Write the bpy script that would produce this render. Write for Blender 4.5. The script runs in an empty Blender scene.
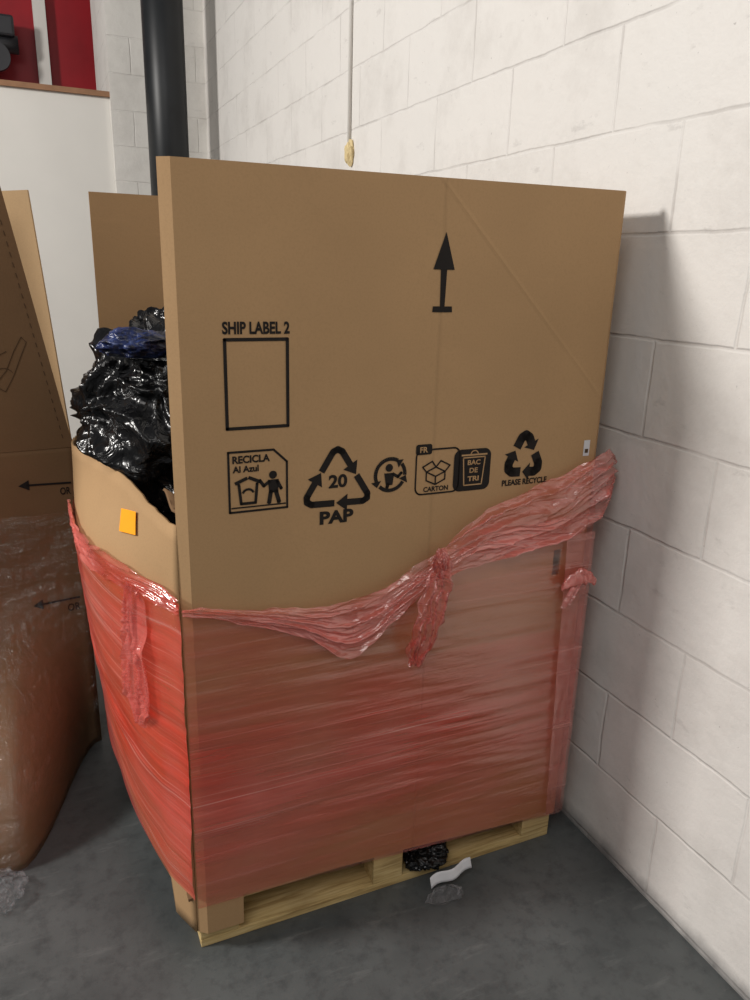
import bpy, bmesh, math, random
from mathutils import Vector, Matrix, noise
random.seed(7)
scene=bpy.context.scene
try:
    scene.view_settings.view_transform='Standard'
    scene.view_settings.look='None'
except Exception: pass

# ------------------------------------------------------------------ helpers
def link(o,parent=None):
    bpy.context.collection.objects.link(o)
    if parent: o.parent=parent
    return o
def empty(name):
    o=bpy.data.objects.new(name,None); o.empty_display_size=.1
    return link(o)
def mesh_obj(name,verts,faces,mat=None,parent=None,smooth=False):
    me=bpy.data.meshes.new(name); me.from_pydata([tuple(v) for v in verts],[],faces); me.update()
    bm=bmesh.new(); bm.from_mesh(me); bmesh.ops.recalc_face_normals(bm,faces=bm.faces); bm.to_mesh(me); bm.free()
    o=bpy.data.objects.new(name,me)
    if mat: me.materials.append(mat)
    if smooth:
        for p in me.polygons: p.use_smooth=True
    return link(o,parent)
def box(name,x0,x1,y0,y1,z0,z1,mat,parent=None,bevel=0.0):
    v=[(x,y,z) for x in (x0,x1) for y in (y0,y1) for z in (z0,z1)]
    f=[(0,1,3,2),(4,6,7,5),(0,4,5,1),(2,3,7,6),(0,2,6,4),(1,5,7,3)]
    o=mesh_obj(name,v,f,mat,parent)
    if bevel:
        b=o.modifiers.new("b","BEVEL"); b.width=bevel; b.segments=2
    return o
def cyl(name,p0,p1,r,mat,parent=None,n=32,r2=None):
    p0=Vector(p0);p1=Vector(p1); d=(p1-p0).normalized(); a=d.orthogonal().normalized(); b=d.cross(a)
    r2=r if r2 is None else r2
    v=[];f=[]
    for p,rr in((p0,r),(p1,r2)):
        for i in range(n):
            t=2*math.pi*i/n; v.append(p+a*rr*math.cos(t)+b*rr*math.sin(t))
    for i in range(n): f.append((i,(i+1)%n,n+(i+1)%n,n+i))
    f.append(tuple(range(n))); f.append(tuple(range(n,2*n)))
    o=mesh_obj(name,v,f,mat,parent)
    for p in o.data.polygons:
        if len(p.vertices)==4: p.use_smooth=True
    return o
def grid(name,nu,nv,fn,mat,parent=None,smooth=True,solid=0,skip=None):
    v=[fn(i/nu,j/nv) for j in range(nv+1) for i in range(nu+1)]
    f=[(j*(nu+1)+i,j*(nu+1)+i+1,(j+1)*(nu+1)+i+1,(j+1)*(nu+1)+i) for j in range(nv) for i in range(nu) if not(skip and skip(i,j))]
    me=bpy.data.meshes.new(name); me.from_pydata([tuple(a) for a in v],[],f); me.update()
    o=bpy.data.objects.new(name,me); me.materials.append(mat)
    if smooth:
        for p in me.polygons: p.use_smooth=True
    if solid:
        m=o.modifiers.new("s","SOLIDIFY"); m.thickness=solid; m.offset=0
    return link(o,parent)
def interp(tab,x):
    if x<=tab[0][0]: return tab[0][1]
    for (a,b),(c,d) in zip(tab,tab[1:]):
        if x<=c: return b+(d-b)*(x-a)/(c-a)
    return tab[-1][1]
def sinterp(tab,x):
    n=len(tab)
    if x<=tab[0][0]: return tab[0][1]
    if x>=tab[-1][0]: return tab[-1][1]
    for i in range(n-1):
        if x<=tab[i+1][0]:
            x0,y0=tab[i];x1,y1=tab[i+1]
            m0=((y1-tab[i-1][1])/(x1-tab[i-1][0])) if i>0 else (y1-y0)/(x1-x0)
            m1=((tab[i+2][1]-y0)/(tab[i+2][0]-x0)) if i<n-2 else (y1-y0)/(x1-x0)
            h=x1-x0;t=(x-x0)/h
            return (2*t**3-3*t*t+1)*y0+(t**3-2*t*t+t)*h*m0+(-2*t**3+3*t*t)*y1+(t**3-t*t)*h*m1
def fbm(p,o=4): return noise.fractal(Vector(p),1.0,2.0,o)
def ridge(p):
    return 1-abs(noise.noise(Vector(p)))*2
def sstep(a,b,x):
    t=max(0,min(1,(x-a)/(b-a))); return t*t*(3-2*t)

# ------------------------------------------------------------------ materials
class NT:
    def __init__(s,name):
        s.m=bpy.data.materials.new(name); s.m.use_nodes=True; s.t=s.m.node_tree; s.t.nodes.clear()
        s.out=s.n("ShaderNodeOutputMaterial"); s.tc=s.n("ShaderNodeTexCoord")
    def n(s,ty,**k):
        q=s.t.nodes.new(ty)
        for a,b in k.items(): setattr(q,a,b)
        return q
    def l(s,a,b): s.t.links.new(a,b)
    def mapping(s,scale=(1,1,1),rot=(0,0,0),loc=(0,0,0)):
        m=s.n("ShaderNodeMapping"); m.inputs['Scale'].default_value=scale; m.inputs['Rotation'].default_value=rot; m.inputs['Location'].default_value=loc
        s.l(s.tc.outputs['Object'],m.inputs[0]); return m.outputs[0]
    def noise(s,vec,scale,detail=4,rough=.55,dist=0):
        q=s.n("ShaderNodeTexNoise"); q.inputs['Scale'].default_value=scale; q.inputs['Detail'].default_value=detail; q.inputs['Roughness'].default_value=rough; q.inputs['Distortion'].default_value=dist
        s.l(vec,q.inputs['Vector']); return q.outputs[0]
    def ramp(s,fac,stops):
        q=s.n("ShaderNodeValToRGB"); e=q.color_ramp.elements
        while len(e)<len(stops): e.new(.5)
        for el,(p,c) in zip(e,stops):
            el.position=p; el.color=(c,c,c,1) if not hasattr(c,'__len__') else (*c,1)
        s.l(fac,q.inputs[0]); return q.outputs[0]
    def math(s,op,a,b=None,clamp=False):
        q=s.n("ShaderNodeMath",operation=op); q.use_clamp=clamp
        for i,v in enumerate((a,b)):
            if v is None: continue
            if isinstance(v,(int,float)): q.inputs[i].default_value=v
            else: s.l(v,q.inputs[i])
        return q.outputs[0]
    def mix(s,fac,a,b,mode='MIX'):
        q=s.n("ShaderNodeMixRGB",blend_type=mode)
        for i,v in enumerate((fac,a,b)):
            if isinstance(v,(int,float)): q.inputs[i].default_value=v
            elif hasattr(v,'__len__'): q.inputs[i].default_value=(*v,1)
            else: s.l(v,q.inputs[i])
        return q.outputs[0]
    def bump(s,h,strength=.3,dist=.01,normal=None):
        q=s.n("ShaderNodeBump"); q.inputs['Strength'].default_value=strength; q.inputs['Distance'].default_value=dist
        s.l(h,q.inputs['Height'])
        if normal: s.l(normal,q.inputs['Normal'])
        return q.outputs[0]
    def prin(s,color,rough=.6,normal=None,spec=.5,metal=0,**k):
        q=s.n("ShaderNodeBsdfPrincipled")
        for key,v in (('Base Color',color),('Roughness',rough)):
            if isinstance(v,(int,float)): q.inputs[key].default_value=v
            elif hasattr(v,'__len__'): q.inputs[key].default_value=(*v,1)
            else: s.l(v,q.inputs[key])
        q.inputs['Specular IOR Level'].default_value=spec; q.inputs['Metallic'].default_value=metal
        if normal: s.l(normal,q.inputs['Normal'])
        return q.outputs[0]
    def done(s,sh): s.l(sh,s.out.inputs[0]); return s.m
def srgb(r,g,b):
    return tuple(((c/255)/12.92 if c/255<.04045 else ((c/255+.055)/1.055)**2.4) for c in (r,g,b))

def cardboard(name,col,var=.08,crease=None):
    t=NT(name); v=t.mapping()
    n1=t.noise(v,2.2,3); n2=t.noise(t.mapping((60,60,260)),3,4,.7); n3=t.noise(v,220,2)
    c=t.mix(t.ramp(n1,[(.3,0),(.7,1)]),tuple(x*(1-var) for x in col),tuple(x*(1+var) for x in col))
    c=t.mix(t.math('MULTIPLY',t.ramp(n3,[(.45,0),(.75,1)]),.18),c,tuple(x*.6 for x in col))
    scuff=t.ramp(t.noise(t.mapping((1,1,4),(0,.4,0)),7,5,.7),[(.60,0),(.72,1)])
    c=t.mix(t.math('MULTIPLY',scuff,.10),c,tuple(min(1,x*1.5) for x in col))
    b=t.bump(t.noise(t.mapping((180,180,1.5)),1,2),.06,.002)
    b=t.bump(n2,.05,.002,b)
    b=t.bump(n1,.25,.02,b)
    if crease is not None:
        sx=t.n("ShaderNodeSeparateXYZ"); t.l(t.tc.outputs['Object'],sx.inputs[0])
        wob=t.math('ADD',sx.outputs[0],t.math('MULTIPLY',t.noise(v,3,2),.012))
        d=t.math('ABSOLUTE',t.math('SUBTRACT',wob,crease+.006))
        ln=t.ramp(t.math('MULTIPLY',d,40),[(0,1),(.25,0)])
        c=t.mix(t.math('MULTIPLY',ln,.22),c,tuple(x*.55 for x in col))
        # long diagonal handling crease in the upper right
        dg=t.math('ABSOLUTE',t.math('SUBTRACT',t.math('ADD',sx.outputs[0],sx.outputs[2]),2.34))
        l2=t.ramp(t.math('MULTIPLY',dg,30),[(0,1),(.3,0)])
        b=t.bump(l2,.25,.004,b)
        b=t.bump(ln,.3,.003,b)
    return t.done(t.prin(c,.82,b,.25))
KRAFT=srgb(170,137,99)
m_card=cardboard("kraft_cardboard",KRAFT)
m_card_front=cardboard("kraft_cardboard_creased",KRAFT,.07,.572)
m_card_dark=cardboard("kraft_cardboard_shaded",srgb(120,92,65),.14)  # darker kraft: shade on the neighbouring box is put into the colour
m_card_light=cardboard("kraft_cardboard_inner",srgb(182,152,114))
def plain(name,col,rough=.6,spec=.4,metal=0,var=.12,scale=20,bump=.1):
    t=NT(name); n=t.noise(t.mapping(),scale,4)
    c=t.mix(t.ramp(n,[(.3,0),(.7,1)]),tuple(x*(1-var) for x in col),tuple(min(1,x*(1+var)) for x in col))
    return t.done(t.prin(c,rough,t.bump(n,bump,.004),spec,metal))
m_ink=plain("black_print_ink",srgb(32,28,26),.7,.2)
m_inkfaint=plain("faint_print_ink",srgb(84,64,46),.8,.2)
m_kraftprint=plain("unprinted_kraft",KRAFT,.8,.2)
m_orange=plain("orange_paper",srgb(250,160,16),.6,.3,var=.04)
m_white_label=plain("white_label_paper",srgb(205,205,208),.5,.3,var=.05)
m_pipe=plain("black_painted_steel",srgb(20,23,26),.42,.4,var=.3,scale=6,bump=.05)
m_red=plain("red_painted_steel",srgb(150,14,28),.45,.4,var=.15,scale=3)
m_whitepaint=plain("white_paint_smooth",srgb(222,219,213),.55,.4,var=.03,scale=2)
m_rail=plain("timber_capping",srgb(150,112,84),.6,.3,scale=12)
m_grey=plain("dark_grey_metal",srgb(40,40,44),.4,.5,scale=9)
m_foam=plain("yellowed_filler",srgb(205,185,140),.8,.2,scale=60,bump=.5)

def wood():
    t=NT("pallet_pine"); v=t.mapping((2,30,30))
    n=t.noise(v,3,6,.6,.6); n2=t.noise(t.mapping(),6,3)
    c=t.ramp(n,[(.3,srgb(146,120,76)),(.5,srgb(190,164,112)),(.72,srgb(210,188,140))])
    c=t.mix(t.math('MULTIPLY',t.ramp(n2,[(.5,0),(.8,1)]),.5),c,srgb(110,88,58))
    return t.done(t.prin(c,.75,t.bump(n,.3,.003),.25))
m_wood=wood()

def wallmat(name,axis,base,loc=(0,0)):
    t=NT(name); sx=t.n("ShaderNodeSeparateXYZ"); t.l(t.tc.outputs['Object'],sx.inputs[0])
    cx=t.n("ShaderNodeCombineXYZ")
    t.l(t.math('ADD',sx.outputs[axis],loc[0]),cx.inputs[0]); t.l(t.math('ADD',sx.outputs[2],loc[1]),cx.inputs[1])
    wob=t.n("ShaderNodeVectorMath",operation='ADD')
    nz=t.n("ShaderNodeTexNoise"); nz.inputs['Scale'].default_value=9; nz.inputs['Detail'].default_value=4; t.l(t.tc.outputs['Object'],nz.inputs['Vector'])
    sc=t.n("ShaderNodeVectorMath",operation='SCALE'); sc.inputs['Scale'].default_value=.012; t.l(nz.outputs['Color'],sc.inputs[0])
    t.l(cx.outputs[0],wob.inputs[0]); t.l(sc.outputs[0],wob.inputs[1])
    br=t.n("ShaderNodeTexBrick"); br.offset=.5
    br.inputs['Scale'].default_value=1; br.inputs['Mortar Size'].default_value=.006; br.inputs['Mortar Smooth'].default_value=.8
    br.inputs['Brick Width'].default_value=.47; br.inputs['Row Height'].default_value=.24
    br.inputs['Color1'].default_value=(.0,)*3+(1,); br.inputs['Color2'].default_value=(1,1,1,1); br.inputs['Bias'].default_value=0
    t.l(wob.outputs[0],br.inputs['Vector'])
    mort=br.outputs['Fac']
    v=t.mapping()
    gaps=t.ramp(t.noise(v,5,3),[(.42,.1),(.62,1)])
    c=t.mix(t.math('MULTIPLY',t.math('MULTIPLY',mort,gaps),.30),base,srgb(138,130,124))
    c=t.mix(t.math('MULTIPLY',br.outputs['Color'],.06),c,srgb(190,186,180))
    dirt=t.ramp(t.noise(v,3,6,.7),[(.48,0),(.8,1)])
    c=t.mix(t.math('MULTIPLY',dirt,.34),c,srgb(154,147,140))
    scf=t.ramp(t.noise(t.mapping((1,2.2,5),(.5,0,0)),3.5,5,.7),[(.62,0),(.70,1)])
    c=t.mix(t.math('MULTIPLY',scf,.18),c,srgb(120,114,110))
    specks=t.ramp(t.noise(v,60,3,.6),[(.70,0),(.76,1)])
    c=t.mix(t.math('MULTIPLY',specks,.35),c,srgb(90,85,80))
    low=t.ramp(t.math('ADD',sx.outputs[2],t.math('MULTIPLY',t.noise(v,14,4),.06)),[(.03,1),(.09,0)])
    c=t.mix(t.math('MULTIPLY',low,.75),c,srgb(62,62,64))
    gm=t.math('MULTIPLY',mort,t.ramp(t.noise(v,4,3),[(.4,.25),(.6,1)]))
    b=t.bump(t.math('SUBTRACT',1,gm),.42,.008)
    b=t.bump(t.noise(v,45,5,.65),.30,.006,b)
    b=t.bump(t.noise(v,6,3,.5),.3,.02,b)
    return t.done(t.prin(c,.62,b,.3))
m_wall=wallmat("white_painted_blockwork",1,srgb(220,216,211),(.036,-.02))
m_wallb=wallmat("white_painted_blockwork_column",0,srgb(222,219,213),(.1,-.02))

def floormat():
    t=NT("grey_painted_concrete"); v=t.mapping()
    n=t.noise(v,1.7,6,.6); n2=t.noise(v,24,5,.7); n3=t.noise(t.mapping((1,5,1),(0,0,.5)),5,5,.7)
    c=t.ramp(n,[(.3,srgb(60,64,65)),(.7,srgb(92,95,95))])
    c=t.mix(t.math('MULTIPLY',t.ramp(n2,[(.48,0),(.72,1)]),.5),c,srgb(46,48,50))
    c=t.mix(t.math('MULTIPLY',t.ramp(n3,[(.58,0),(.72,1)]),.3),c,srgb(124,125,124))
    c=t.mix(t.math('MULTIPLY',t.ramp(t.noise(v,90,3,.7),[(.66,0),(.74,1)]),.4),c,srgb(36,36,38))
    r=t.ramp(n,[(.3,.30),(.7,.55)])
    return t.done(t.prin(c,r,t.bump(n2,.15,.003),.45))
m_floor=floormat()

def film(name,col,dens_stops,rough=.3,zlo=0,zhi=1,streak=.25,tint=(1,.76,.70),bumpk=.5,pale=(.85,.42,.36),palek=.35,gloss=.08,linek=.5,xfade=None):
    t=NT(name); sx=t.n("ShaderNodeSeparateXYZ"); t.l(t.tc.outputs['Object'],sx.inputs[0])
    mr=t.n("ShaderNodeMapRange"); mr.inputs[1].default_value=zlo; mr.inputs[2].default_value=zhi; t.l(sx.outputs[2],mr.inputs[0])
    wob=t.math('ADD',mr.outputs[0],t.math('MULTIPLY',t.math('SUBTRACT',t.noise(t.mapping((1.3,1.3,4),(0,.12,0)),2,3),.5),.30))
    d=t.ramp(wob,dens_stops)
    if xfade: d=t.math('MULTIPLY',d,t.ramp(sx.outputs[0],[(.0,xfade[0]),(.5,xfade[1]),(1,xfade[2])]))
    s1=t.noise(t.mapping((1.0,1.0,60),(0,.06,0)),1.4,4,.6)
    s2=t.noise(t.mapping((1.6,1.6,22),(0,-.10,0)),1.2,3,.55)
    s3=t.noise(t.mapping((1.2,1.2,3.5),(0,.35,0)),2.0,3,.55)
    st=t.math('ADD',t.math('MULTIPLY',t.math('SUBTRACT',s1,.5),streak),t.math('MULTIPLY',t.math('SUBTRACT',s2,.5),streak*1.5))
    st=t.math('ADD',st,t.math('MULTIPLY',t.math('SUBTRACT',s3,.5),streak*2.2))
    fac=t.math('ADD',d,st,True)
    v=t.mapping()
    wr=t.noise(v,26,5,.6,1.2)
    fine=t.noise(t.mapping((.8,.8,150),(0,.05,0)),1.2,4,.65)
    b=t.bump(s1,bumpk*.5,.006)
    b=t.bump(s2,bumpk*.6,.016,b)
    b=t.bump(fine,bumpk*.6,.003,b)
    b=t.bump(wr,bumpk*.3,.006,b)
    lines=t.ramp(t.noise(t.mapping((.7,.7,200),(0,.05,0)),1.2,3,.6),[(.58,0),(.66,1)])
    big=t.ramp(t.noise(t.mapping((1,1,1.2)),2.2,3),[(.42,0),(.68,1)])
    c=t.mix(t.math('MULTIPLY',big,palek),col,pale)
    c=t.mix(t.math('MULTIPLY',lines,linek),c,(.92,.62,.56))
    fac=t.math('ADD',fac,t.math('MULTIPLY',lines,.12),True)
    p=t.prin(c,rough,b,.5)
    tr=t.n("ShaderNodeBsdfTransparent"); tr.inputs[0].default_value=(*tint,1)
    mx=t.n("ShaderNodeMixShader"); t.l(fac,mx.inputs[0]); t.l(tr.outputs[0],mx.inputs[1]); t.l(p,mx.inputs[2])
    gl=t.n("ShaderNodeBsdfGlossy"); gl.inputs['Roughness'].default_value=.2; gl.inputs[0].default_value=(1,.95,.93,1); t.l(b,gl.inputs['Normal'])
    mx2=t.n("ShaderNodeMixShader"); mx2.inputs[0].default_value=gloss; t.l(mx.outputs[0],mx2.inputs[1]); t.l(gl.outputs[0],mx2.inputs[2])
    return t.done(mx2.outputs[0])
m_film=film("red_stretch_film",srgb(216,70,52),[(.0,.06),(.08,.14),(.2,.42),(.42,.54),(.62,.36),(.76,.12),(1,.05)],zlo=.12,zhi=.95,streak=.36,gloss=.12,xfade=(1.05,.92,.68))
m_film_side=film("red_stretch_film_side",srgb(232,70,52),[(.0,.38),(.3,.58),(.85,.54),(1,.34)],zlo=.12,zhi=.95,streak=.28,palek=.25)
m_film_pale=film("pink_stretch_film",srgb(218,126,116),[(.0,.22),(.3,.30),(.85,.34),(1,.30)],zlo=.12,zhi=.95,streak=.25,palek=.3,tint=(1,.84,.80),gloss=.10)
m_band=film("red_film_gathered",srgb(234,112,102),[(0,.42),(1,.42)],rough=.3,streak=.5,bumpk=.6,tint=(1,.80,.76),pale=(.90,.48,.44),gloss=.10,linek=.2)

def bagmat():
    t=NT("black_polythene"); v=t.mapping()
    n=t.noise(v,16,3,.5,1.2)
    a=t.math('ABSOLUTE',t.math('SUBTRACT',n,.5))
    b=t.bump(a,.45,.03)
    return t.done(t.prin((.004,.004,.0045),.24,b,.4))
m_bag=bagmat()
def bluemat():
    t=NT("dark_blue_packaging"); v=t.mapping(); n=t.noise(v,30,4,.6,1)
    c=t.ramp(n,[(.4,srgb(18,22,40)),(.58,srgb(34,48,96)),(.8,srgb(96,110,145))])
    return t.done(t.prin(c,.3,t.bump(n,.6,.01),.4))
m_blue=bluemat()
def clearfilm(name,lo,hi):
    t=NT(name); v=t.mapping(); n=t.noise(v,30,5,.6,1.5)
    b=t.bump(n,.9,.02); p=t.prin((.38,.38,.40),.18,b,.8)
    tr=t.n("ShaderNodeBsdfTransparent"); mx=t.n("ShaderNodeMixShader")
    t.l(t.ramp(n,[(.4,lo),(.7,hi)]),mx.inputs[0]); t.l(tr.outputs[0],mx.inputs[1]); t.l(p,mx.inputs[2])
    return t.done(mx.outputs[0])
m_clear=clearfilm("clear_plastic_film",.04,.32)
def clearwrapmat():
    t=NT("clear_stretch_film")
    n=t.noise(t.mapping((2.5,2.5,9),(0,.5,0)),3,5,.6,.8); n2=t.noise(t.mapping((9,9,2.5),(0,-.3,0)),2.5,4,.6,.8)
    b=t.bump(n,.8,.03); b=t.bump(n2,.7,.02,b)
    gl=t.n("ShaderNodeBsdfGlossy"); gl.inputs['Roughness'].default_value=.16; t.l(b,gl.inputs['Normal'])
    tr=t.n("ShaderNodeBsdfTransparent"); mx=t.n("ShaderNodeMixShader"); mx.inputs[0].default_value=.085
    t.l(tr.outputs[0],mx.inputs[1]); t.l(gl.outputs[0],mx.inputs[2]); return t.done(mx.outputs[0])
m_clearwrap=clearwrapmat()

# ------------------------------------------------------------------ room
XW=1.133
box("floor",-7,XW+.2,-4,9.2,-.1,0,m_floor)
box("wall_right",XW,XW+.2,-4,9.2,0,5.6,m_wall)
box("wall_back",-7,XW,9.0,9.2,0,5.6,m_whitepaint)
box("wall_column",.44,XW,4.9,5.9,0,5.6,m_wallb)
box("wall_partition",-4.0,.44,4.95,5.05,0,2.74,m_whitepaint)
box("trim_1",-4.0,.44,4.92,5.08,2.74,2.775,m_rail)
cyl("steel_column",(.765,4.45,0),(.765,4.45,5.4),.138,m_pipe)
rk=empty("red_storage_rack")
box("rack_panel_1",-.55,.02,6.5,6.56,0,5,m_red,rk)
box("rack_upright",.02,.12,6.42,6.5,0,5,m_whitepaint,rk)
box("rack_panel_2",.12,.60,6.5,6.56,0,5,m_red,rk)
box("rack_beam",-.55,.60,6.44,6.5,2.9,3.02,m_red,rk)
hu=empty("wall_heater_unit")
box("housing",-.52,-.14,6.2,6.42,3.34,3.50,m_grey,hu,.02)
cyl("motor",(-.42,6.3,3.30),(-.12,6.3,3.30),.07,m_grey,hu)
cyl("fan_ring",(-.30,6.18,3.18),(-.30,6.24,3.18),.11,m_grey,hu)
box("bracket",-.36,-.30,6.3,6.5,2.98,3.5,m_grey,hu)
cd=empty("wall_conduit")
cyl("conduit_pipe",(XW-.008,1.93,2.06),(XW-.008,1.93,5.4),.008,m_whitepaint,cd,16)
bm=bmesh.new(); bmesh.ops.create_icosphere(bm,subdivisions=3,radius=1)
for v in bm.verts:
    p=v.co.copy(); k=1+.35*fbm(p*1.7)
    v.co=Vector((XW-.008+p.x*.02*k,1.92+p.y*.035*k,2.085+p.z*.05*k))
me=bpy.data.meshes.new("filler_lump"); bm.to_mesh(me); bm.free(); me.materials.append(m_foam)
link(bpy.data.objects.new("filler_lump",me),cd)

# ------------------------------------------------------------------ pallet
pl=empty("wooden_pallet")
PX0,PX1,PY0,PY1=.004,1.030,.018,1.19
for i,(a,b) in enumerate([(PY0,PY0+.10),(.55,.65),(PY1-.10,PY1)]):
    box(f"bottom_board_{i+1}",PX0,PX1,a,b,0,.022,m_wood,pl,.002)
    box(f"stringer_{i+1}",PX0,PX1,a,b,.114,.130,m_wood,pl,.002)
    for j,(c,d) in enumerate([(PX0,PX0+.095),(.462,.548),(PX1-.095,PX1)]):
        box(f"block_{i+1}_{j+1}",c,d,a,b,.022,.114,m_wood,pl,.002)
for i in range(7):
    x=PX0+i*(PX1-PX0-.10)/6
    box(f"deck_board_{i+1}",x,x+.10,PY0,PY1,.130,.146,m_wood,pl,.002)

# ------------------------------------------------------------------ cardboard pallet box
gb=empty("cardboard_pallet_box")
W=1.035; D=1.2
def bend(x): return .006*max(0,1-abs(x-.572)/.46)
def botz(x):
    return .055 if x<.107 else interp([(.107,.142),(.5,.122),(.95,.096),(1.04,.090)],x)
xs=[0,.008,.02,.05,.1065,.1075,.2,.3,.4,.5,.572,.65,.8,.934,.956,1.0,1.025,1.035]
zs=[0,.15,.3,.45,.6,.72,.84,.853,.925,1.0,1.1,1.25,1.4,1.5,1.6,1.7,1.78]
def fpt(u,v):
    i=round(u*(len(xs)-1)); j=round(v*(len(zs)-1)); x=xs[i]; z=zs[j]
    if j==0: z=botz(x)
    if j==1: z=max(z,botz(x)+.004)
    if j==len(zs)-1: z=1.776+.006*x
    y=max(0,.016-x*.8)*1.0+ (max(0,x-1.027)*.8)
    return (x,y+.004+bend(x),z)
si=xs.index(.934); sj=zs.index(.853)
grid("front_panel",len(xs)-1,len(zs)-1,fpt,m_card_front,gb,False,.007,lambda i,j:i==si and j==sj)
prof_b=[(0,0),(.05,-.022),(.1,-.042),(.3,-.08),(.6,-.11),(.9,-.12),(1.08,-.10),(1.2,-.03)]
prof_m=[(0,0),(.05,-.022),(.1,-.050),(.22,-.10),(.4,-.145),(.57,-.166),(.8,-.165),(1.0,-.12),(1.2,-.03)]
prof_t=[(0,0),(.05,-.010),(.15,-.030),(.3,-.060),(.5,-.115),(.68,-.152),(.8,-.160),(1.0,-.12),(1.2,-.03)]
def leftx(y,z):
    b,m,t=sinterp(prof_b,y),sinterp(prof_m,y),sinterp(prof_t,y)
    if z<.92: k=sstep(.05,.92,z); return b+(m-b)*k
    k=sstep(.92,1.14,z); return m+(t-m)*k
def rim(y): return sinterp([(0,1.088),(.15,1.098),(.3,1.118),(.5,1.13),(.7,1.115),(.9,1.10),(1.2,1.1)],y)+.006*noise.noise(Vector((y*25,0,0)))
def lpt(u,v):
    y=.018+u*(D-.018); zb=.055 if y<.10 else .145
    z=zb+v*(rim(y)-zb)
    return (leftx(y,z)+.004,y,z)
grid("left_wall",60,30,lpt,m_card,gb,True,.007)
grid("right_wall",20,10,lambda u,v:(W-.006,.014+u*(D-.014),.12+v*(1.655)),m_card,gb,False,.007)  # hidden side wall; extra height added to block the side lamp
grid("back_panel",8,8,lambda u,v:(-.032+u*(W+.032),D-.004+.0*u,.14+v*(1.662)),m_card,gb,False,.007)
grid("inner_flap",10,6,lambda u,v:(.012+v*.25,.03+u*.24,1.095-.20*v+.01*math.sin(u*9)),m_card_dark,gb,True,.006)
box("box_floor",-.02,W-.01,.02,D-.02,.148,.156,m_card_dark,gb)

# ------------------------------------------------------------------ print artwork
class Art:
    def __init__(s,M): s.M=M; s.v=[]; s.f=[]; s.off=0
    def poly(s,pts):
        b=len(s.v); s.v+= [s.M(*p,s.off) for p in pts]; s.f.append(tuple(range(b,b+len(pts))))
    def seg(s,a,b,w,ext=True):
        a=Vector(a);b=Vector(b);d=(b-a)
        if d.length<1e-7:return
        d.normalize();n=Vector((-d.y,d.x))*w/2
        if ext:a=a-d*w/2*.6;b=b+d*w/2*.6
        s.poly([a+n,b+n,b-n,a-n])
    def stroke(s,pts,w,closed=False):
        n=len(pts)
        for i in range(n if closed else n-1): s.seg(pts[i],pts[(i+1)%n],w)
        for p in pts: s.disc(p,w*.5,10)
    def disc(s,c,r,n=24): s.poly([(c[0]+r*math.cos(2*math.pi*i/n),c[1]+r*math.sin(2*math.pi*i/n)) for i in range(n)])
    def arc(s,c,r,a0,a1,w,n=24):
        P=[(c[0]+r*math.cos(math.radians(a0+(a1-a0)*i/n)),c[1]+r*math.sin(math.radians(a0+(a1-a0)*i/n))) for i in range(n+1)]
        for i in range(n): s.seg(P[i],P[i+1],w,False)
    def head(s,p,d,l,w):
        p=Vector(p);d=Vector(d).normalized();n=Vector((-d.y,d.x))
        s.poly([p+d*l,p+n*w/2,p-n*w/2])
    def rrect(s,x0,x1,z0,z1,r,w=None):
        P=[]
        for cx,cz,a in((x1-r,z1-r,0),(x0+r,z1-r,90),(x0+r,z0+r,180),(x1-r,z0+r,270)):
            for i in range(7): t=math.radians(a+i*15); P.append((cx+r*math.cos(t),cz+r*math.sin(t)))
        if w: s.stroke(P,w,True)
        else: s.poly(P)
    def loop(s,V,w,hl,hw,a=.15,st=.40,en=.36):
        V=[Vector(p) for p in V]
        for i in range(3):
            A=V[i];P=V[(i-1)%3];N=V[(i+1)%3]
            pts=[A+(P-A)*st,A+(P-A)*a,A+(P-A)*a*.35+(N-A)*a*.35,A+(N-A)*a,A+(N-A)*en]
            for k in range(len(pts)-1): s.seg(pts[k],pts[k+1],w,False)
            for p in pts[1:4]: s.disc(p,w/2,16)
            s.head(pts[-1],(N-A),hl,hw)
    def text(s,body,x0,x1,z0,z1,off=.0,rot=0):
        cu=bpy.data.curves.new("tmp_text","FONT"); cu.body=body; cu.size=1; cu.offset=off; cu.resolution_u=4
        o=bpy.data.objects.new("tmp_text",cu); bpy.context.collection.objects.link(o)
        bpy.context.view_layer.update()
        me=bpy.data.meshes.new_from_object(o.evaluated_get(bpy.context.evaluated_depsgraph_get()))
        X=[v.co.x for v in me.vertices];Y=[v.co.y for v in me.vertices]
        ax,bx,ay,by=min(X),max(X),min(Y),max(Y); b=len(s.v)
        for v in me.vertices:
            s.v.append(s.M(x0+(v.co.x-ax)/(bx-ax)*(x1-x0),z0+(v.co.y-ay)/(by-ay)*(z1-z0),s.off))
        for p in me.polygons: s.f.append(tuple(b+i for i in p.vertices))
        bpy.data.objects.remove(o); bpy.data.meshes.remove(me); bpy.data.curves.remove(cu)
    def build(s,name,mat,parent):
        me=bpy.data.meshes.new(name); me.from_pydata([tuple(a) for a in s.v],[],s.f); me.materials.append(mat)
        return link(bpy.data.objects.new(name,me),parent)
MF=lambda x,z,o=0:(x,bend(x)-.0006-o,z)
A=Art(MF); K=Art(MF); K.off=.0006
A.text("SHIP LABEL 2",.100,.234,1.472,1.496,.034)
A.stroke([(.104,1.462),(.229,1.462),(.229,1.289),(.104,1.289)],.0066,True)
A.stroke([(.104,1.115),(.226,1.115),(.226,1.214),(.198,1.241),(.104,1.241)],.0045,True)
A.text("RECICLA",.112,.190,1.217,1.233,.036); A.text("Al Azul",.112,.166,1.198,1.212,.034)
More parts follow.
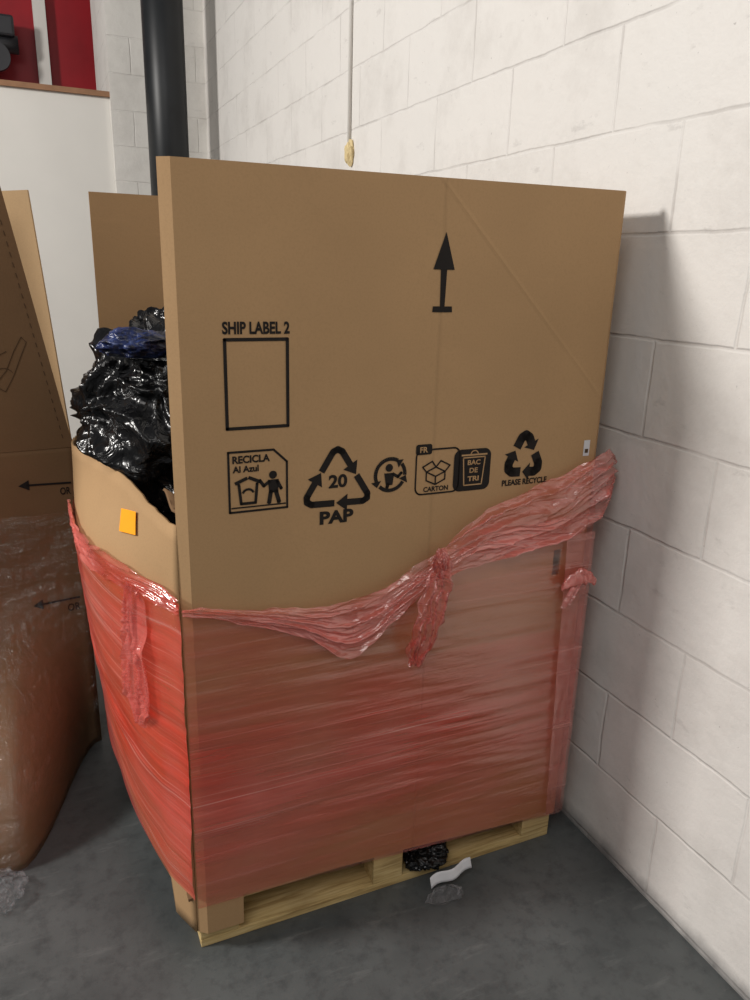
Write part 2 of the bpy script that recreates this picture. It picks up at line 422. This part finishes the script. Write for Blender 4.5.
A.stroke([(.124,1.172),(.128,1.132),(.158,1.132),(.162,1.172)],.006); A.seg((.118,1.176),(.140,1.185),.007); A.seg((.146,1.186),(.168,1.176),.007)
A.arc((.143,1.150),.012,20,160,.005); A.seg((.108,1.124),(.222,1.124),.003)
A.disc((.196,1.188),.0085); A.poly([(.185,1.178),(.208,1.178),(.207,1.150),(.187,1.150)])
A.stroke([(.188,1.174),(.176,1.166),(.168,1.178)],.007); A.stroke([(.205,1.174),(.213,1.158)],.007)
A.stroke([(.191,1.152),(.187,1.130)],.009); A.stroke([(.202,1.152),(.208,1.130)],.009)
A.loop([(.339,1.243),(.421,1.110),(.259,1.114)],.0145,.026,.038,.13,.455,.36)
A.text("20",.319,.362,1.146,1.176,.035); A.text("PAP",.299,.378,1.066,1.096,.045)
c=(.465,1.164)
A.arc(c,.036,60,205,.0085); A.head((c[0]-.034,c[1]-.014),(.15,-1),.014,.024)
A.arc(c,.036,225,330,.0085); A.head((c[0]+.032,c[1]-.016),(.55,1),.014,.024)
A.arc(c,.036,-5,40,.0085); A.head((c[0]+.026,c[1]+.024),(-.9,.6),.014,.022)
A.disc((.462,1.180),.009); A.poly([(.450,1.168),(.475,1.168),(.471,1.140),(.455,1.140)]); A.stroke([(.472,1.165),(.484,1.158),(.492,1.166)],.007); A.stroke([(.460,1.142),(.458,1.136)],.008)
A.rrect(.529,.640,1.110,1.214,.016,.0038)
A.rrect(.626,.724,1.108,1.208,.018)
A.rrect(.527,.568,1.203,1.227,.006); K.text("FR",.537,.557,1.208,1.221,.03)
A.stroke([(.556,1.160),(.556,1.142),(.580,1.131),(.604,1.142),(.604,1.160)],.0035,False); A.stroke([(.580,1.131),(.580,1.150),(.556,1.162),(.580,1.172),(.604,1.160),(.580,1.150)],.0035)
A.stroke([(.556,1.162),(.546,1.174),(.570,1.186),(.580,1.172),(.592,1.186),(.616,1.174),(.604,1.160)],.0035)
A.text("CARTON",.550,.614,1.115,1.127,.03)
K.stroke([(.650,1.188),(.655,1.122),(.702,1.122),(.708,1.188)],.003,True); K.seg((.646,1.194),(.712,1.194),.004); K.arc((.679,1.194),.010,0,180,.0025,10)
K.text("BAC",.662,.696,1.170,1.182,.03); K.text("DE",.668,.690,1.151,1.163,.03); K.text("TRI",.664,.694,1.131,1.143,.03)
A.loop([(.817,1.247),(.869,1.140),(.764,1.144)],.023,.020,.044,.20,.43,.33)
A.text("PLEASE RECYCLE",.760,.888,1.110,1.125,.036)
A.poly([(.576,1.676),(.549,1.601),(.600,1.601)]); A.poly([(.567,1.603),(.582,1.603),(.580,1.522),(.569,1.522)]); A.poly([(.552,1.526),(.598,1.526),(.599,1.514),(.551,1.514)])
A.build("printed_markings",m_ink,gb); K.build("printed_knockouts",m_kraftprint,gb)
S=Art(MF); S.poly([(.990,1.208),(1.008,1.208),(1.008,1.168),(.990,1.168)]); S.build("small_white_sticker",m_white_label,gb)
S2=Art(lambda x,z,o=0:(x,-.0012,z)); S2.poly([(.994,1.186),(1.004,1.186),(1.004,1.176),(.994,1.176)]); S2.build("sticker_code",m_inkfaint,gb)
def note(u,v):
    y=.175+u*.080+.030*v; z=1.028+v*.044-.014*u
    return (leftx(y,z)-.006,y,z)
grid("orange_sticky_note",6,6,note,m_orange)

# ------------------------------------------------------------------ stretch film
sw=empty("red_stretch_wrap")
def film_top(x): return interp([(-.1,.925),(0,.918),(.25,.86),(.45,.88),(.6,.95),(.8,1.0),(1.05,1.03)],x)
def ff(u,v):
    x=1.043-u*1.046; zb=botz(max(x,.12))+.004; zt=film_top(x); z=zb+v*(zt-zb)
    y=-.006-.006*abs(noise.noise(Vector((x*2.3+z*1.1,z*9,3))))-.005*abs(noise.noise(Vector((x*3,z*26+x*2,8))))
    return (x,y,z)
grid("front_layer",80,140,ff,m_film,sw)
def fl(u,v):
    y=-.004+u*(D+.006); zb=.17; zt=.93+.01*math.sin(y*7); z=zb+v*(zt-zb)
    yy=max(0,y)
    x=leftx(yy,z)-.006-.008*abs(noise.noise(Vector((y*3+z*2,z*12,5))))-.004*abs(noise.noise(Vector((y*4-z*3,z*30,9))))
    return (x,y,z)
grid("left_layer",60,110,fl,m_film_side,sw)
grid("right_layer",20,20,lambda u,v:(1.045+.003*noise.noise(Vector((u*5,v*9,2))),-.005+u*(D+.01),.12+v*.93),m_film_pale,sw)
grid("back_layer",20,20,lambda u,v:(-.035+u*(W+.04),D+.008,.15+v*.85),m_film_side,sw)
grid("front_lap",30,40,lambda u,v:(.955+.03*(1-v)+u*(.088-.03*(1-v)),-.018-.003*abs(noise.noise(Vector((u*3,v*14,8)))),.11+v*.86),m_film_pale,sw)

def ribbon(name,top,bot,s0,s1,nu,nv,amp,seed,freq=5,base=-.012,yfun=None):
    def fn(u,v):
        s=s0+u*(s1-s0); zt=sinterp(top,s); zb=sinterp(bot,s); h=zt-zb
        vw=v+.10*noise.noise(Vector((s*5,v*2,seed)))
        a=amp*min(1,.3+h*6)
        r1=1-min(1,abs(noise.noise(Vector((s*2.6,vw*freq*.7,seed))))*3.2)
        r2=1-min(1,abs(noise.noise(Vector((s*6+vw*2,vw*freq*1.6,seed+5))))*3.0)
        r3=1-min(1,abs(noise.noise(Vector((s*20+vw*5,vw*9,seed+11))))*2.6)
        y=base-a*(.8*r1*r1+.35*r2*r2+.12*r3*r3)-a*.4*math.sin(v*math.pi)
        z=zb+v*h+.008*noise.noise(Vector((s*12,v*2,seed+9)))+.003*noise.noise(Vector((s*40,v*3,seed+2)))
        yo=yfun(s) if yfun else 0
        return (s+.004*noise.noise(Vector((s*20,v*12,seed))),y+yo,z)
    return grid(name,nu,nv,fn,m_band,sw)
topA=[(0,.922),(.12,.903),(.25,.885),(.348,.887),(.446,.906),(.52,.94),(.585,.968)]
botA=[(0,.910),(.12,.870),(.25,.814),(.362,.744),(.42,.766),(.463,.800),(.539,.860),(.585,.905)]
ribbon("swag_left",topA,botA,-.004,.590,220,80,.016,1.0,5)
topB=[(.55,.950),(.60,.985),(.676,1.041),(.811,1.097),(.926,1.128),(1.042,1.176),(1.085,1.176),(1.118,1.150)]
botB=[(.55,.905),(.616,.911),(.70,.925),(.769,.934),(.86,.945),(.948,.955),(1.04,.995),(1.09,1.03),(1.118,1.07)]
ribbon("swag_right",topB,botB,.560,1.118,220,90,.022,2.0,5,yfun=lambda s:max(0,s-1.05)*.7)
def tail(u,v):
    z=.965-u*.262; cx=.590-.065*u**1.1; hw=.018+.020*math.sin(min(1,u*1.4)*math.pi*.6)
    hw*=1-.55*sstep(.8,1,u)
    x=cx+(v-.5)*2*hw+.006*noise.noise(Vector((u*9,v,6)))
    r=1-min(1,abs(noise.noise(Vector((u*1.6,v*4.5,3))))*3)
    r2=1-min(1,abs(noise.noise(Vector((u*4,v*9,13))))*3)
    y=-.024-.022*r*r-.006*r2*r2-.012*math.sin(u*3)
    return (x,y,z+.014*noise.noise(Vector((v*7,u*5,1))))
grid("hanging_tail",40,110,lambda a,b:tail(b,a),m_band,sw)
def knot(u,v):
    th=u*2*math.pi; ph=(v-.5)*math.pi; d=Vector((math.cos(th)*math.cos(ph),math.sin(th)*math.cos(ph),math.sin(ph)))
    k=1+.45*ridge(d*2.6)-.25
    return (.588+d.x*.018*k,-.028+d.y*.014*k,.948+d.z*.034*k)
grid("knot",64,48,knot,m_band,sw)
def tw(u,v):
    x=.945+u*.105; th=v*2*math.pi; r=.008+.010*math.sin(u*math.pi)+.006*noise.noise(Vector((u*9,v*5,2)))
    return (x,-.032+r*.6*math.cos(th+u*5),.835+.020*math.sin(u*3)+r*math.sin(th+u*5)*1.2)
grid("torn_twist",40,24,tw,m_band,sw)
def flp(u,v):
    x=.975-.03*u+.035*v; z=.83-.055*u
    return (x,-.030-.008*math.sin(v*6),z)
grid("torn_flap",10,10,flp,m_band,sw)
def gl(u,v):
    y=-.002+u*.75; zc=.925+.012*math.sin(u*8); h=.018+.018*math.sin(u*math.pi)+.008*noise.noise(Vector((u*9,0,0)))
    z=zc+(v-.5)*2*h
    r=1-min(1,abs(noise.noise(Vector((u*8,v*4,2))))*3)
    x=leftx(max(0,y),.92)-.009-.009*r*r
    return (x,y,z)
grid("left_gather",120,36,gl,m_band,sw)
def gh(u,v):
    z=.93-u*.36; cy=.13+.03*u; hw=.030+.035*u-.04*sstep(.85,1,u)
    y=cy+(v-.5)*2*hw
    r=1-min(1,abs(noise.noise(Vector((u*2.4,v*4,7))))*3)
    x=leftx(y,z)-.014-.016*r*r
    return (x,y,z+.014*noise.noise(Vector((v*6,3,u*3))))
grid("left_hanging_gather",36,90,lambda a,b:gh(b,a),m_band,sw)

# ------------------------------------------------------------------ bags & contents
def crest(p):
    return (1-min(1,abs(noise.noise(Vector(p)))*2.4))**2
def crumple(name,c,r,mat,sub=6,seed=0,amp=.16,fn=None,parent=None):
    bm=bmesh.new(); bmesh.ops.create_icosphere(bm,subdivisions=sub,radius=1)
    for v in bm.verts:
        d=v.co.normalized(); q=d*1.6+Vector((seed,seed*2,0))
        w=Vector((noise.noise(q*1.5),noise.noise(q*1.5+Vector((9,0,0))),noise.noise(q*1.5+Vector((0,9,0)))))
        qs=Vector((q.x*1.2+q.z*.4,q.y,q.z*.65))
        k=1+amp*.9*fbm(q*.9,2)+amp*.42*(crest(qs*1.3+w*.9)-.25)+amp*.20*(crest(qs*2.6+w*1.6)-.25)+amp*.08*(crest(q*5+w*2.5)-.25)
        p=Vector((c[0]+d.x*r[0]*k,c[1]+d.y*r[1]*k,c[2]+d.z*r[2]*k))
        if fn: p=fn(p)
        v.co=p
    me=bpy.data.meshes.new(name); bm.to_mesh(me); bm.free(); me.materials.append(mat)
    for p in me.polygons: p.use_smooth=True
    return link(bpy.data.objects.new(name,me),parent)
def inside(p):
    yy=max(0,min(1.2,p.y))
    if p.z<1.17:
        lx=leftx(yy,min(p.z,1.1))+.018; k=1-sstep(1.10,1.17,p.z); 
        if p.x<lx: p.x=p.x+(lx-p.x)*k
    if p.z<1.3 and p.x<.5:
        k=1-sstep(1.1,1.3,p.z)
        if p.y<.28: p.y=p.y+(.28-p.y)*k
    e=((p.x+.005)/.11)**2+((p.y-.44)/.10)**2
    if e<1.6 and p.z>1.375:
        k=1-sstep(1.0,1.6,e); p.z=p.z+(1.375-p.z)*k
    p.y=max(p.y,.03); p.y=min(p.y,1.17); p.x=min(p.x,1.0)
    return p
crumple("black_garbage_bag",(.185,.66,1.17),(.31,.36,.31),m_bag,7,1.3,.26,inside)
crumple("black_garbage_bag",(.74,.42,.95),(.24,.38,.34),m_bag,6,4.1,.22,inside)  # unseen second bag, moved behind the hand hole to darken the slot
crumple("blue_plastic_packet",(-.005,.44,1.412),(.080,.065,.034),m_blue,5,2.2,.30,lambda p:Vector((p.x,p.y,max(p.z,1.378))))

crumple("black_plastic_scrap",(.625,.045,.060),(.060,.06,.034),m_bag,6,6.1,.35,lambda p:Vector((p.x,p.y,min(max(p.z,.024),.090))))
def lab(u,v):
    x=.606+u*.125; z=.012+u*.024+v*.026
    return (x,-.045+.006*math.sin(u*9)+.012*v,z)
grid("white_paper_label",12,4,lab,m_white_label,None,True,.0008)
crumple("clear_plastic_scrap",(.635,-.075,.010),(.050,.025,.010),m_clear,6,3.3,.35,lambda p:Vector((p.x,p.y,max(p.z,.002))))

# ------------------------------------------------------------------ neighbouring box on the left
nb=empty("left_cardboard_box")
def face(u,v,o=0):
    s=u*1.1; z=v*1.06
    tx,ty=-.150-s*.985,.992-s*.10
    bx,by=-.150-s*.985, .992-.52*sstep(0,.26,s)-.08*s
    k=1-sstep(.0,.62,z)
    return (tx+(bx-tx)*k,ty+(by-ty)*k-o,z)
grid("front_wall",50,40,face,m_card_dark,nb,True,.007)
def cw(u,v):
    p=face(u,v*.80,.012); r=abs(noise.noise(Vector((u*5+v*3,v*7,4))))+.4*abs(noise.noise(Vector((u*12+v*14,v*5,1))))
    return (p[0]+.0,p[1]-.022*r,p[2]+.004)
grid("clear_wrap",100,90,cw,m_clearwrap,nb)
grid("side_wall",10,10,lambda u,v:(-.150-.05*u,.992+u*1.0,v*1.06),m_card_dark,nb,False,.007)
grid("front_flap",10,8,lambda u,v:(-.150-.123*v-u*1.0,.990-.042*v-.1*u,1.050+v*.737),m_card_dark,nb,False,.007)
grid("side_flap",6,8,lambda u,v:(-.152-.052*v-u*.45,1.004+.046*v+u*.22,1.050+v*.735-.03*u),m_card_light,nb,False,.008)
FY=lambda x,z:.992-(-.150-x)*.10
NM=lambda x,z,o=0:(x,FY(x,z)-.006,z)
B=Art(NM)
B.seg((-.290,.943),(-.168,.938),.006); B.head((-.285,.943),(-1,0),.030,.032); B.text("OR",-.200,-.170,.902,.925,.01)
B.build("printed_arrows",m_ink,nb)
def FY2(x,z):
    u=(-.150-x)/.985/1.1
    return face(max(0,u),z/1.06)[1]-.006
B2=Art(lambda x,z,o=0:(x,FY2(x,z),z))
for q in range(8):
    a=-.285+q*.014; B2.seg((a,.552),(a+.0142,.5515),.006,False)
B2.head((-.283,.552),(-1,0),.028,.032); B2.text("OR",-.212,-.174,.510,.535,.01)
B2.build("printed_arrows_low",m_ink,nb)
def NF(x,z,o=0):
    v=(z-1.050)/.737; return (x,.990-.042*v-.1*max(0,(-.150-.123*v-x))-.006,z)
Cc=Art(NF)
P=[(-.345,1.25),(-.31,1.29),(-.285,1.345),(-.262,1.385),(-.250,1.37),(-.268,1.33),(-.292,1.275),(-.318,1.23)]
Cc.stroke(P,.002,True); Cc.arc((-.318,1.27),.028,30,220,.002,14); Cc.stroke([(-.35,1.28),(-.335,1.33),(-.305,1.345)],.002)
for i in range(24):
    t=i/24; z=1.08+t*.66; x=-.150-.123*((z-1.050)/.737)-.022
    Cc.seg((x,z),(x-.003,z+.013),.0025,False)
Cc.build("printed_saw_drawing",m_inkfaint,nb)
crumple("clear_film_scrap",(-.44,.37,.024),(.050,.06,.024),m_clear,6,8.3,.40,lambda p:Vector((p.x,p.y,max(p.z,.002))))

# ------------------------------------------------------------------ lights
def area(name,loc,target,sx,sy,power,col):
    l=bpy.data.lights.new(name,"AREA"); l.shape='RECTANGLE'; l.size=sx; l.size_y=sy; l.energy=power; l.color=col
    o=link(bpy.data.objects.new(name,l)); o.location=loc
    o.rotation_euler=(Vector(target)-Vector(loc)).to_track_quat('-Z','Y').to_euler(); return o
area("ceiling_lamp_side",(-5.2,1.25,4.0),(1.1,.6,1.4),1.0,.8,400,(1,.965,.92))
area("ceiling_lamp_front",(-1.6,-2.6,4.4),(.4,.6,.8),2.0,2.0,68,(1,.96,.92))
w=bpy.data.worlds.new("World"); scene.world=w; w.use_nodes=True
bg=w.node_tree.nodes['Background']; bg.inputs[0].default_value=(.98,.98,1,1); bg.inputs[1].default_value=.19

# ------------------------------------------------------------------ camera
yaw,pitch,roll=[math.radians(v) for v in (65.693,17.174,1.611)]
Fv=Vector((math.cos(yaw)*math.cos(pitch),math.sin(yaw)*math.cos(pitch),-math.sin(pitch)))
R0=Vector((math.sin(yaw),-math.cos(yaw),0)); U0=R0.cross(Fv)
Rv=R0*math.cos(roll)+U0*math.sin(roll); Uv=-R0*math.sin(roll)+U0*math.cos(roll)
M=Matrix((Rv,Uv,-Fv)).transposed().to_4x4(); M.translation=Vector((-.2245,-1.444,1.6))
cam=bpy.data.cameras.new("camera"); cam.sensor_fit='AUTO'; cam.sensor_width=36; cam.lens=27; cam.clip_start=.05
co=link(bpy.data.objects.new("camera",cam)); co.matrix_world=M
scene.camera=co
